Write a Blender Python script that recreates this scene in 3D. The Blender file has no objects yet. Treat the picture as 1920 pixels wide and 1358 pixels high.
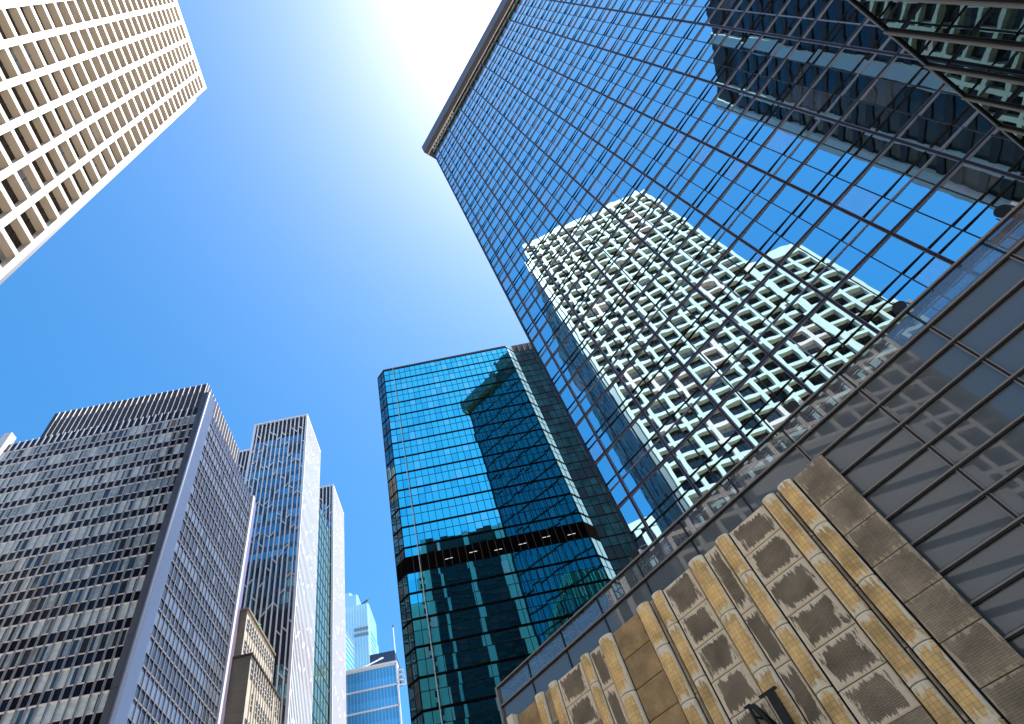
import bpy, math, random
import numpy as np
from mathutils import Matrix, Vector
random.seed(7)
SC = bpy.context.scene
COL = SC.collection
EYE = 1.7
# ------------------------------------------------------------------ camera
Wm = np.array([[0.9807732, -0.1940487, 0.0207130],
               [0.1456507, 0.7985047, 0.5841028],
               [-0.1298838, -0.5698556, 0.8114153]])
FPX, CX, CY = 1101.87, 808.51, 711.47
cam = bpy.data.cameras.new('camera')
cam.sensor_width = 36.0
cam.lens = FPX / 1920 * 36
cam.shift_x = (960 - CX) / 1920
cam.shift_y = (CY - 679) / 1920
cam.clip_start = 0.1
cam.clip_end = 5000
co = bpy.data.objects.new('camera', cam)
COL.objects.link(co)
M = Matrix.Identity(4)
for i in range(3):
    M[i][0] = Wm[i, 0]; M[i][1] = -Wm[i, 1]; M[i][2] = -Wm[i, 2]
M.translation = (0, 0, EYE)
co.matrix_world = M
SC.camera = co
# ------------------------------------------------------------------ light
SUN_AZ, SUN_EL = math.radians(92), math.radians(67)
world = bpy.data.worlds.new('World')
SC.world = world
world.use_nodes = True
nt = world.node_tree
bg = nt.nodes['Background']
sky = nt.nodes.new('ShaderNodeTexSky')
sky.sky_type = 'NISHITA'
sky.sun_disc = False
sky.sun_elevation = SUN_EL
sky.sun_rotation = SUN_AZ
sky.air_density = 1.0
sky.dust_density = 1.3
sky.ozone_density = 3.0
hs = nt.nodes.new('ShaderNodeHueSaturation')
hs.inputs['Saturation'].default_value = 1.36
hs.inputs['Hue'].default_value = 0.492
nt.links.new(sky.outputs[0], hs.inputs['Color'])
nt.links.new(hs.outputs[0], bg.inputs['Color'])
bg.inputs['Strength'].default_value = 0.115
sun = bpy.data.lights.new('sun', 'SUN')
sun.energy = 5.0
sun.angle = math.radians(0.5)
sun.color = (1.0, 0.96, 0.9)
so = bpy.data.objects.new('sun', sun)
sd = Vector((math.sin(SUN_AZ) * math.cos(SUN_EL), math.cos(SUN_AZ) * math.cos(SUN_EL), math.sin(SUN_EL)))
so.rotation_euler = (-sd).to_track_quat('-Z', 'Y').to_euler()
so.location = (60, 0, 220)
COL.objects.link(so)
vs = SC.view_settings
vs.view_transform = 'Standard'
vs.look = 'None'
vs.exposure = 1.42
vs.gamma = 1.0
SC.cycles.max_bounces = 8
SC.cycles.glossy_bounces = 6
SC.cycles.diffuse_bounces = 3
SC.cycles.transparent_max_bounces = 8
SC.cycles.caustics_reflective = False
SC.cycles.caustics_refractive = False

# ------------------------------------------------------------------ helpers
def ray(px, py):
    d = Wm @ np.array([(px - CX) / FPX, (py - CY) / FPX, 1.0])
    return d / np.linalg.norm(d)

def px(P):
    q = Wm.T @ (np.asarray(P, float) - [0, 0, EYE])
    if q[2] <= 0.01:
        return None
    return np.array([CX + FPX * q[0] / q[2], CY + FPX * q[1] / q[2]])

def quad_area(pts):
    q = [px(p) for p in pts]
    if any(a is None for a in q):
        return 0.0
    cx_, cy_ = sum(a[0] for a in q) / 4, sum(a[1] for a in q) / 4
    if not (-20 < cx_ < 1940 and -20 < cy_ < 1378):
        return 0.0
    s = 0
    for i in range(len(q)):
        a, b = q[i], q[(i + 1) % len(q)]
        s += a[0] * b[1] - a[1] * b[0]
    return abs(s) / 2

class MB:
    def __init__(self, off=(0, 0, 0)):
        self.v = []; self.f = []; self.m = []; self.off = off
    def quad(self, p, m=0):
        n = len(self.v)
        self.v += [tuple(a) for a in p]
        self.f.append(tuple(range(n, n + len(p)))); self.m.append(m)
        return self
    def box(self, x0, x1, y0, y1, z0, z1, m=0, mb=None, mt=None, mf=None):
        # mb bottom, mt top material, mf = dict of face -> material ('x0','x1','y0','y1')
        if x1 < x0: x0, x1 = x1, x0
        if y1 < y0: y0, y1 = y1, y0
        if z1 < z0: z0, z1 = z1, z0
        n = len(self.v)
        self.v += [(x0, y0, z0), (x1, y0, z0), (x1, y1, z0), (x0, y1, z0), (x0, y0, z1), (x1, y0, z1), (x1, y1, z1), (x0, y1, z1)]
        mf = mf or {}
        for f, k in (((3, 2, 1, 0), 'z0'), ((4, 5, 6, 7), 'z1'), ((0, 1, 5, 4), 'y0'), ((1, 2, 6, 5), 'x1'), ((2, 3, 7, 6), 'y1'), ((3, 0, 4, 7), 'x0')):
            self.f.append(tuple(n + i for i in f))
            self.m.append(mb if (k == 'z0' and mb is not None) else mt if (k == 'z1' and mt is not None) else mf.get(k, m))
        return self
    def prism(self, poly, z0, z1, m=0, mt=None, mside=None):
        n = len(self.v); k = len(poly)
        self.v += [(x, y, z0) for x, y in poly] + [(x, y, z1) for x, y in poly]
        self.f.append(tuple(n + i for i in reversed(range(k)))); self.m.append(m)
        self.f.append(tuple(n + k + i for i in range(k))); self.m.append(m if mt is None else mt)
        for i in range(k):
            j = (i + 1) % k
            self.f.append((n + i, n + j, n + k + j, n + k + i)); self.m.append(m if mside is None else mside)
        return self
    def bar(self, a, b, w, d, nrm, m=0):
        # rectangular bar from a to b; w across (in facade), d along nrm
        a = Vector(a); b = Vector(b); nrm = Vector(nrm).normalized()
        t = (b - a).normalized(); s = t.cross(nrm).normalized() * (w / 2); q = nrm * d
        n = len(self.v)
        self.v += [tuple(p) for p in (a - s, a + s, a + s + q, a - s + q, b - s, b + s, b + s + q, b - s + q)]
        for f in ((0, 1, 2, 3), (7, 6, 5, 4), (0, 4, 5, 1), (1, 5, 6, 2), (2, 6, 7, 3), (3, 7, 4, 0)):
            self.f.append(tuple(n + i for i in f)); self.m.append(m)
        return self
    def tube(self, a, b, r0, r1=None, seg=12, m=0):
        r1 = r0 if r1 is None else r1
        a = Vector(a); b = Vector(b); t = (b - a).normalized()
        u = t.orthogonal().normalized(); w = t.cross(u)
        n = len(self.v)
        for c, r in ((a, r0), (b, r1)):
            for i in range(seg):
                an = 2 * math.pi * i / seg
                self.v.append(tuple(c + u * math.cos(an) * r + w * math.sin(an) * r))
        for i in range(seg):
            j = (i + 1) % seg
            self.f.append((n + i, n + j, n + seg + j, n + seg + i)); self.m.append(m)
        self.f.append(tuple(n + i for i in reversed(range(seg)))); self.m.append(m)
        self.f.append(tuple(n + seg + i for i in range(seg))); self.m.append(m)
        return self
    def build(self, name, mats, parent=None, smooth=False, kind=None, label=None):
        if not isinstance(mats, (list, tuple)): mats = [mats]
        me = bpy.data.meshes.new(name)
        ox, oy, oz = self.off
        me.from_pydata([(x - ox, y - oy, z - oz) for x, y, z in self.v], [], self.f)
        for m in mats: me.materials.append(m)
        if len(mats) > 1: me.polygons.foreach_set('material_index', self.m)
        if smooth: me.polygons.foreach_set('use_smooth', [True] * len(me.polygons))
        me.update()
        o = bpy.data.objects.new(name, me)
        COL.objects.link(o)
        if parent is not None: o.parent = parent
        if kind: o['kind'] = kind
        if label: o['label'] = label
        return o

def thing(name, label, cat, loc=(0, 0, 0), rot=None, group=None):
    o = bpy.data.objects.new(name, None)
    COL.objects.link(o)
    o.empty_display_size = 1
    if rot is None:
        o.location = loc
    else:
        u, n = rot
        m = Matrix(((u[0], n[0], 0, loc[0]), (u[1], n[1], 0, loc[1]), (0, 0, 1, loc[2]), (0, 0, 0, 1)))
        o.matrix_world = m
    o['label'] = label; o['category'] = cat
    if group: o['group'] = group
    return o

# ------------------------------------------------------------------ materials
def mat(name, color=(.5, .5, .5), rough=.5, metal=0.0, ior=1.45, var=0.0, vscale=.3, emit=None, bump=0.0, bscale=1.0, spec=None, coat=0, detail=4, stretch=None):
    m = bpy.data.materials.new(name)
    m.use_nodes = True
    t = m.node_tree; b = t.nodes['Principled BSDF']
    b.inputs['Base Color'].default_value = (*color, 1)
    b.inputs['Roughness'].default_value = rough
    b.inputs['Metallic'].default_value = metal
    b.inputs['IOR'].default_value = ior
    if spec is not None: b.inputs['Specular IOR Level'].default_value = spec
    if coat: b.inputs['Coat Weight'].default_value = coat
    tc = None
    if var or bump:
        tc = t.nodes.new('ShaderNodeTexCoord')
        src = tc.outputs['Object']
        if stretch:
            mp = t.nodes.new('ShaderNodeMapping'); mp.inputs['Scale'].default_value = stretch
            t.links.new(src, mp.inputs['Vector']); src = mp.outputs[0]
    if var:
        n = t.nodes.new('ShaderNodeTexNoise'); n.inputs['Scale'].default_value = vscale; n.inputs['Detail'].default_value = detail
        n.inputs['Roughness'].default_value = .65
        t.links.new(src, n.inputs['Vector'])
        r = t.nodes.new('ShaderNodeMapRange'); r.inputs['From Min'].default_value = .3; r.inputs['From Max'].default_value = .7
        r.inputs['To Min'].default_value = 1 - var; r.inputs['To Max'].default_value = 1 + var * .6
        t.links.new(n.outputs[0], r.inputs['Value'])
        mx = t.nodes.new('ShaderNodeVectorMath'); mx.operation = 'SCALE'
        mx.inputs[0].default_value = color
        t.links.new(r.outputs[0], mx.inputs['Scale'])
        t.links.new(mx.outputs[0], b.inputs['Base Color'])
    if bump:
        n2 = t.nodes.new('ShaderNodeTexNoise'); n2.inputs['Scale'].default_value = bscale; n2.inputs['Detail'].default_value = 1.0
        t.links.new(src, n2.inputs['Vector'])
        bp = t.nodes.new('ShaderNodeBump'); bp.inputs['Strength'].default_value = 1.0; bp.inputs['Distance'].default_value = bump
        t.links.new(n2.outputs[0], bp.inputs['Height']); t.links.new(bp.outputs[0], b.inputs['Normal'])
    if emit:
        b.inputs['Emission Color'].default_value = (*emit[0], 1); b.inputs['Emission Strength'].default_value = emit[1]
    return m

M_WHITE = mat('white_paint', (.54, .515, .49), .6, var=.13, vscale=.8, stretch=(1, 1, .12))
M_BEIGE = mat('beige_soffit', (.76, .655, .52), .8, var=.1, vscale=.4)
M_DKGLASS = mat('dark_window_glass', (.012, .012, .016), .04, ior=1.5)
M_MIRROR = mat('blue_mirror_glass', (.52, .83, .90), .0, metal=1.0, bump=.0027, bscale=.62)
M_MIRROR2 = mat('pale_mirror_glass', (.64, .80, .88), .0, metal=.95, bump=.0027, bscale=.62)
M_BRONZE = mat('dark_bronze_frame', (.014, .014, .020), .5, metal=.3)
M_LIGHTFR = mat('pale_metal_edge', (.20, .21, .31), .45, metal=.2)
M_CORNICE = mat('grey_cornice_panel', (.09, .09, .105), .5, var=.12, vscale=.6)
M_DARK = mat('dark_interior', (.02, .02, .024), .7)
M_TEAL = mat('teal_mirror_glass', (.15, .88, .86), .0, metal=1.0, bump=.0006, bscale=.5)
M_TEAL2 = mat('teal_mirror_glass_pale', (.34, .95, .95), .0, metal=1.0, bump=.0006, bscale=.5)
M_TEAL3 = mat('teal_mirror_glass_deep', (.11, .76, .80), .0, metal=1.0, bump=.0006, bscale=.5)
M_CHAMF = mat('sky_painted_cyan_glass', (.34, .64, .76), .15, metal=.25)  # bright sky reflection put into the glass colour of the right cut corner
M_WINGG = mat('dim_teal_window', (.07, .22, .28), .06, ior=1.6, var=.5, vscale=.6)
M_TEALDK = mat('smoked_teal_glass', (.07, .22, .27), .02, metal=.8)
M_BRONZE2 = mat('brown_bronze_frame', (.016, .013, .013), .8, spec=.1)
M_MECH = mat('dark_brown_louvre', (.006, .005, .005), .9, spec=.0)
M_BROWNP = mat('brown_metal_panel', (.045, .031, .027), .5, var=.15, vscale=.5)
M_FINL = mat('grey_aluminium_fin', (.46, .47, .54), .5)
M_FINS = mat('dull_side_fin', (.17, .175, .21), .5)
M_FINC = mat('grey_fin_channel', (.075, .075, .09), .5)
M_SIDEGL = mat('hazy_side_glass', (.24, .285, .36), .18, metal=.55, var=.25, vscale=.5)
M_SIDEGL2 = mat('dim_side_glass', (.10, .12, .16), .15, metal=.5, var=.25, vscale=.5)
M_LEDGE = mat('pale_ledge', (.86, .83, .85), .5, var=.15, vscale=2)
M_PIER = mat('grey_metal_pier', (.095, .10, .125), .45, metal=.1, var=.05)
M_PIERSD = mat('highlight_painted_metal_edge', (.16, .185, .25), .3, metal=.5)  # lighter than the pier face, a painted sun highlight
M_PIERLT = mat('pale_pier', (.62, .64, .72), .4)
M_BLACKSP = mat('black_spandrel', (.008, .008, .012), .12, ior=1.3)
M_BLIND = mat('blind_behind_glass', (.78, .88, .86), .12, ior=1.5, var=.25, vscale=1.5)
M_BLIND2 = mat('half_lit_office', (.42, .53, .56), .08, ior=1.5, var=.45, vscale=1.2)
M_OFF = mat('dim_office_glass', (.035, .05, .06), .05, ior=1.6, var=.5, vscale=1.0)
M_WARM = mat('warm_office_glass', (.22, .17, .09), .1, ior=1.5, var=.5, vscale=1.5)
M_LATT = mat('white_lattice', (.74, .735, .77), .5)
M_BLUEG = mat('blue_reflective_glass', (.10, .30, .44), .03, metal=.8, bump=.0006, bscale=.5)
M_BLUEG2 = mat('pale_blue_reflective_glass', (.18, .46, .58), .03, metal=.8)
M_BLUEG3 = mat('slate_glass_spandrel', (.10, .15, .19), .15, metal=.3)
M_LOUV = mat('dark_slate_louvre', (.022, .022, .03), .5)
M_GREEN = mat('green_tinted_glass', (.16, .30, .28), .06, metal=.5)
M_PINK = mat('mauve_reflective_flank', (.30, .25, .36), .3, metal=.4)
M_BRICK = mat('grey_brown_render', (.19, .165, .12), .85, var=.18, vscale=.25, stretch=(1, 1, 6))
M_OLDCON = mat('aged_concrete', (.44, .40, .34), .8, var=.22, vscale=.35)
M_OLDWIN = mat('old_dark_window', (.05, .045, .045), .25)
M_SKYBLUE = mat('bright_blue_glass', (.08, .52, .92), .45, metal=.5)
M_SKYBLUE2 = mat('bright_blue_glass_dark', (.06, .43, .80), .45, metal=.5)
M_WTRIM = mat('white_trim', (.72, .75, .80), .5)
M_NAVY = mat('navy_cladding', (.02, .045, .10), .5)
M_FARGL = mat('haze_painted_far_glass', (.36, .66, .80), .25, metal=.35)  # distance haze is painted in by the pale colour
M_FARGL2 = mat('blue_far_glass', (.12, .40, .56), .2, metal=.35)
M_FARDK = mat('grey_far_louvre', (.16, .20, .26), .5)
M_PODGL = mat('grey_tinted_glass', (.125, .14, .15), .0, ior=1.62, bump=.0004, bscale=.4)
M_PODFR = mat('bronze_grey_rail', (.28, .24, .205), .45, metal=.1)
M_PODDK = mat('dark_joint', (.01, .012, .016), .6)
M_WINGGL = mat('grey_green_reflective_glass', (.10, .115, .115), .0, metal=.9, bump=.0009, bscale=.6)
M_WINGGL.node_tree.nodes['Principled BSDF'].inputs['Specular Tint'].default_value = (.5, .54, .54, 1)
M_PAVE = mat('plaza_paving', (.56, .46, .34), .8, var=.15, vscale=.4)
M_ROAD = mat('asphalt', (.05, .05, .052), .85, var=.2, vscale=.6)
M_BLACK = mat('black_enamel', (.006, .006, .007), .4)
M_LAMPWH = mat('white_lamp_body', (.6, .6, .66), .5)
M_STRIP = mat('lit_strip', (.5, .5, .5), .5, emit=((.9, 1.0, 1.0), .35))
M_TPIER = mat('pale_tower_pier', (.30, .34, .38), .6)
M_SLAB = mat('pale_slab_render', (.34, .37, .39), .7)
M_TGL = mat('dark_tower_glass', (.006, .007, .011), .2, ior=1.35)
M_TSP = mat('grey_tower_spandrel', (.028, .026, .034), .7, spec=.2)

def glass_clear():
    m = bpy.data.materials.new('balustrade_glass')
    m.use_nodes = True
    t = m.node_tree; t.nodes.clear()
    o = t.nodes.new('ShaderNodeOutputMaterial')
    mx = t.nodes.new('ShaderNodeMixShader')
    gl = t.nodes.new('ShaderNodeBsdfGlossy'); gl.inputs['Roughness'].default_value = 0.0; gl.inputs['Color'].default_value = (.80, .80, .80, 1)
    tr = t.nodes.new('ShaderNodeBsdfTransparent'); tr.inputs['Color'].default_value = (.42, .45, .48, 1)
    df = t.nodes.new('ShaderNodeBsdfDiffuse'); df.inputs['Color'].default_value = (.24, .25, .27, 1)
    m2 = t.nodes.new('ShaderNodeMixShader'); m2.inputs[0].default_value = .42
    t.links.new(tr.outputs[0], m2.inputs[1]); t.links.new(df.outputs[0], m2.inputs[2])
    mx.inputs[0].default_value = .16
    t.links.new(m2.outputs[0], mx.inputs[1]); t.links.new(gl.outputs[0], mx.inputs[2]); t.links.new(mx.outputs[0], o.inputs[0])
    return m
M_BALU = glass_clear()

def stone_mat(name, base, dark, pale, brick, pale_amt, seedv):
    """Stone faced with small tiles: mortar grid, plain centre and painted pale patches of light off glass near the block's edges."""
    m = bpy.data.materials.new(name)
    m.use_nodes = True
    t = m.node_tree; N = t.nodes.new; L = t.links.new
    b = t.nodes['Principled BSDF']; b.inputs['Roughness'].default_value = .85
    tc = N('ShaderNodeTexCoord')
    oi = N('ShaderNodeObjectInfo')
    # tile grid in metres (object x, z)
    sx = N('ShaderNodeSeparateXYZ'); L(tc.outputs['Object'], sx.inputs[0])
    cb = N('ShaderNodeCombineXYZ'); L(sx.outputs[0], cb.inputs[0]); L(sx.outputs[2], cb.inputs[1])
    bk = N('ShaderNodeTexBrick'); bk.offset = brick[3]; bk.inputs['Scale'].default_value = 1.0
    bk.inputs['Brick Width'].default_value = brick[0]; bk.inputs['Row Height'].default_value = brick[1]
    bk.inputs['Mortar Size'].default_value = brick[2]; bk.inputs['Mortar Smooth'].default_value = .3
    bk.inputs['Color1'].default_value = (*[c * 1.08 for c in base], 1); bk.inputs['Color2'].default_value = (*[c * .9 for c in base], 1)
    bk.inputs['Mortar'].default_value = (*dark, 1)
    # warp the grid a little
    nw = N('ShaderNodeTexNoise'); nw.inputs['Scale'].default_value = 5; L(cb.outputs[0], nw.inputs['Vector'])
    wm = N('ShaderNodeVectorMath'); wm.operation = 'MULTIPLY_ADD'; wm.inputs[1].default_value = (.02, .02, 0)
    L(nw.outputs['Color'], wm.inputs[0]); L(cb.outputs[0], wm.inputs[2]); L(wm.outputs[0], bk.inputs['Vector'])
    # offset noise per object
    of = N('ShaderNodeVectorMath'); of.operation = 'SCALE'; of.inputs['Scale'].default_value = 37.0
    cbo = N('ShaderNodeCombineXYZ'); L(oi.outputs['Random'], cbo.inputs[0]); L(oi.outputs['Random'], cbo.inputs[1]); L(oi.outputs['Random'], cbo.inputs[2])
    L(cbo.outputs[0], of.inputs[0])
    ad = N('ShaderNodeVectorMath'); ad.operation = 'ADD'; L(cb.outputs[0], ad.inputs[0]); L(of.outputs[0], ad.inputs[1])
    st = N('ShaderNodeMapping'); st.inputs['Scale'].default_value = (6.5, 1.1, 1); L(ad.outputs[0], st.inputs['Vector'])
    n1 = N('ShaderNodeTexNoise'); n1.inputs['Scale'].default_value = 1.0; n1.inputs['Detail'].default_value = 9; n1.inputs['Roughness'].default_value = .74
    L(st.outputs[0], n1.inputs['Vector'])
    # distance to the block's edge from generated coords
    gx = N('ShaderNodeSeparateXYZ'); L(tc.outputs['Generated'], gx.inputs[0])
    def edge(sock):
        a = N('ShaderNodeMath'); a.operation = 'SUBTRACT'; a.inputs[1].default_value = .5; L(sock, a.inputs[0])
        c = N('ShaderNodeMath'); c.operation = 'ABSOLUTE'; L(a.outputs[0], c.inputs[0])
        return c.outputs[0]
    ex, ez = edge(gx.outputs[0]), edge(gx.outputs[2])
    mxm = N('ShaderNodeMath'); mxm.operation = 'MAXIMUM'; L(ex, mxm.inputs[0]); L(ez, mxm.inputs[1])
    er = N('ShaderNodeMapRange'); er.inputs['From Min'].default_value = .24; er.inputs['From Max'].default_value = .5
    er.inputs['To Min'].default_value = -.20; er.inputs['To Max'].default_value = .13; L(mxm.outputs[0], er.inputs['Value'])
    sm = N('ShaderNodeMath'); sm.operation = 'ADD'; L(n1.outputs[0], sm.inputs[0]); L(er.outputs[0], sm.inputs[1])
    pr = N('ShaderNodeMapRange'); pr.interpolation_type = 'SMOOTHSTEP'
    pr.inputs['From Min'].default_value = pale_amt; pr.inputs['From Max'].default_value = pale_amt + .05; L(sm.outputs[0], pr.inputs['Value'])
    # broad tone variation
    n2 = N('ShaderNodeTexNoise'); n2.inputs['Scale'].default_value = .9; n2.inputs['Detail'].default_value = 5; L(ad.outputs[0], n2.inputs['Vector'])
    vr = N('ShaderNodeMapRange'); vr.inputs['From Min'].default_value = .3; vr.inputs['From Max'].default_value = .7
    vr.inputs['To Min'].default_value = .62; vr.inputs['To Max'].default_value = 1.25; L(n2.outputs[0], vr.inputs['Value'])
    sc = N('ShaderNodeVectorMath'); sc.operation = 'SCALE'; L(bk.outputs['Color'], sc.inputs[0]); L(vr.outputs[0], sc.inputs['Scale'])
    mx = N('ShaderNodeMix'); mx.data_type = 'RGBA'; L(pr.outputs[0], mx.inputs[0]); L(sc.outputs[0], mx.inputs[6]); mx.inputs[7].default_value = (*pale, 1)  # mixes in the painted patches of light thrown back by glass
    L(mx.outputs[2], b.inputs['Base Color'])
    bp = N('ShaderNodeBump'); bp.inputs['Strength'].default_value = .6; bp.inputs['Distance'].default_value = .02
    bh = N('ShaderNodeMath'); bh.operation = 'MULTIPLY_ADD'; bh.inputs[1].default_value = -1.0; L(bk.outputs['Fac'], bh.inputs[0]); L(n1.outputs[0], bh.inputs[2])
    L(bh.outputs[0], bp.inputs['Height']); L(bp.outputs[0], b.inputs['Normal'])
    return m
M_STGREY = stone_mat('grey_light_patch_tile', (.29, .215, .135), (.10, .076, .048), (.92, .73, .50), (.30, .075, .006, .5), .470, 1)
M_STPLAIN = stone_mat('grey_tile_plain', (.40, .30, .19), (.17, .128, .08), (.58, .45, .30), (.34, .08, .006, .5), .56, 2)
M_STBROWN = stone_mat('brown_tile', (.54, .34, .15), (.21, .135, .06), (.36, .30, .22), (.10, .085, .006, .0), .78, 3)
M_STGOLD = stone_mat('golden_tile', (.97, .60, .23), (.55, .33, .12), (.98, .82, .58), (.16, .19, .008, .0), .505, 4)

# ------------------------------------------------------------------ ground
g = MB(); g.quad([(-900, -900, 0), (900, -900, 0), (900, 1500, 0), (-900, 1500, 0)])
o = g.build('ground', M_PAVE); o['kind'] = 'structure'
r = MB(); r.quad([(-31, -300, .004), (-12, -300, .004), (-12, 320, .004), (-31, 320, .004)])
o = r.build('road', M_ROAD); o['kind'] = 'structure'
kb = MB(); kb.box(-31.3, -31, -300, 320, 0, .13); kb.box(-12, -11.7, -300, 320, 0, .13)
o = kb.build('road_kerb', M_OLDCON); o['kind'] = 'structure'

# ------------------------------------------------------------------ mirror glass tower (right)
D = 27.0
Rd = np.array([-0.63007, 0.77654, 0.0]); Rn = np.array([-0.77654, -0.63007, 0.0])
def Z(v): return v + EYE

def rframe(Dp): return (-Dp * Rn[0], -Dp * Rn[1], 0), (Rd, Rn)

def to_world(Dp, p):
    return -Dp * Rn + Rd * p[0] + Rn * p[1] + np.array([0, 0, p[2]])

loc, rot = rframe(D)
RT = thing('mirror_glass_tower', 'tall tower of blue mirror glass in a dark metal grid, reflecting the white tower', 'tower', loc, rot)
SL, SR = .61 * D, -1.05 * D          # left end / right end along local x
bay = .1415 * D
ZROOF = Z(4.145 * D)
MB().box(SR, SL - .06, -40, -.32, 0, ZROOF).build('core', M_DARK, RT)
fl = [Z((.8839 + .1489 * j) * D) for j in range(-6, 23)]
kx = [(-.0025 + .1415 * k) * D for k in range(-7, 5)]
cells = []
xs = [SR] + kx + [SL]
for i in range(len(xs) - 1):
    for j in range(len(fl) - 1):
        x0, x1, z0, z1 = xs[i], xs[i + 1], fl[j], min(fl[j + 1], ZROOF)
        if z1 - z0 < .2 or z1 < 12: continue
        a = quad_area([to_world(D, p) for p in ((x0, 0, z0), (x1, 0, z0), (x1, 0, z1), (x0, 0, z1))])
        if z0 < Z(.70 * D) or x1 < -.62 * D: a *= .01
        cells.append((a, x0, x1, z0, z1))
cells.sort(key=lambda c: -c[0])
LEAN = .035
def panes(mb, x0, x1, z0, z1):
    nx = max(1, int(round((x1 - x0) / (bay / 3))))
    zs = [z0]
    for q in (.0515 * D, .0725 * D):
        if z0 + q < z1 - .1: zs.append(z0 + q)
    zs.append(z1)
    for i in range(nx):
        a, b = x0 + (x1 - x0) * i / nx, x0 + (x1 - x0) * (i + 1) / nx
        for c, d in zip(zs[:-1], zs[1:]):
            rx, rz = random.gauss(0, .0019) - LEAN, random.gauss(0, .0019)
            mx_, mz_ = (a + b) / 2, (c + d) / 2
            f = lambda x, z: (x, -.045 + rx * (x - mx_) + rz * (z - mz_), z)
            mb.quad([f(b, c), f(a, c), f(a, d), f(b, d)], 1 if random.random() < .05 else 0)
rest = MB()
for n, (a, x0, x1, z0, z1) in enumerate(cells):
    if n < 100:
        w = MB(); panes(w, x0, x1, z0, z1); w.build('window', [M_MIRROR, M_MIRROR2], RT)
    else:
        panes(rest, x0, x1, z0, z1)
rest.build('window', [M_MIRROR, M_MIRROR2], RT, kind='stuff')

def vbar(x, w, y0, y1, z0, z1, edge):
    mb = MB(); mb.box(x - w / 2, x + w / 2, y0, y1, z0, z1, 0)
    if edge:
        for s in (-1, 1): mb.box(x + s * (w / 2 + .001), x + s * (w / 2 + edge), y0, y1 - .012, z0, z1, 1)
    mb.build('mullion', [M_BRONZE, M_LIGHTFR], RT)
def hbar(z, w, y0, y1, x0, x1, edge, m=0):
    mb = MB(); mb.box(x0, x1, y0, y1, z - w / 2, z + w / 2, m)
    if edge:
        for s in (-1, 1): mb.box(x0, x1, y0, y1 - .012, z + s * (w / 2 + .001), z + s * (w / 2 + edge), 1)
    mb.build('transom', [M_BRONZE, M_LIGHTFR], RT)
ZB = 12.0
for k, x in enumerate(kx):
    vbar(x, .13, -.22, .03, ZB, ZROOF, .028)
    if x + bay <= SL + 2:
        for q in (1, 2):
            xx = x + bay * q / 3
            if xx > SL - .1: continue
            light = (q == 2 and (k - 7) % 4 == 0)
            mb = MB(); mb.box(xx - .028, xx + .028, -.2, .008 if not light else .02, ZB, ZROOF, 1 if light else 0)
            mb.build('mullion', [M_BRONZE, M_LIGHTFR], RT)
mb = MB(); mb.box(SL - .12, SL + .03, -.22, .04, ZB, ZROOF); mb.build('mullion', M_BRONZE, RT)
for j, z in enumerate(fl):
    if z < ZB or z > ZROOF - .5: continue
    hbar(z, .15, -.21, .038, SR, SL + .02, .028)
    for i, q in enumerate((.0515 * D, .0725 * D)):
        if z + q > ZROOF - .2: continue
        light = (i == 0 and j % 2 == 0)
        mb = MB(); mb.box(SR, SL + .01, -.19, .010 if not light else .025, z + q - .03, z + q + .03, 1 if light else 0)
        mb.build('transom', [M_BRONZE2, M_LIGHTFR], RT)
# end wall (local +x side), one window band per floor
for j in range(len(fl) - 1):
    if fl[j] < ZB: continue
    z0, z1 = fl[j], min(fl[j + 1], ZROOF)
    w = MB()
    y = -.4
    while y > -39:
        y2 = y - 1.3
        tl = random.gauss(0, .002)
        w.quad([(SL + tl, y2, z0 + .2), (SL + .02, y, z0 + .2), (SL + .02, y, z1), (SL + tl, y2, z1)][::-1], 0)
        w.box(SL - .01, SL + .1, y - .05, y + .05, z0, z1, 1)
        y = y2
    w.box(SL - .01, SL + .16, -39, -.3, z0, z0 + .2, 1)
    w.build('end_window_band', [M_TEALDK, M_BRONZE], RT)
MB().box(SR, SL - .07, -39.9, -.33, ZROOF + .002, Z(4.32 * D)).build('roof', M_DARK, RT)
# cornice
c = MB()
c.box(SR, SL + 1.05, 0.0, 1.0, Z(4.185 * D), Z(4.33 * D), 0)
c.box(SL + .02, SL + 1.05, -10.6, -.002, Z(4.185 * D), Z(4.33 * D), 0)
c.box(SR, SL, -.3, -.01, ZROOF, Z(4.185 * D), 2)
c.box(SR, SL + .9, .16, .24, Z(4.172 * D), Z(4.184 * D), 1)
corn = c.build('cornice', [M_CORNICE, M_LEDGE, M_DARK], RT)
br = MB()
x = .33 * D
while x < .6 * D:
    br.box(x, x + .16, -.12, .14, Z(4.15 * D), Z(4.183 * D)); br.bar((x + .08, .05, Z(4.15 * D)), (x + .55, .05, Z(4.18 * D)), .05, .05, (0, 1, 0))
    x += .62
br.build('bracket', M_LEDGE, corn)
MB().box(SR, SL - .5, -39, -11, Z(4.321 * D), Z(4.50 * D)).build('roof_plant_room', M_CORNICE, RT)

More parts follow.
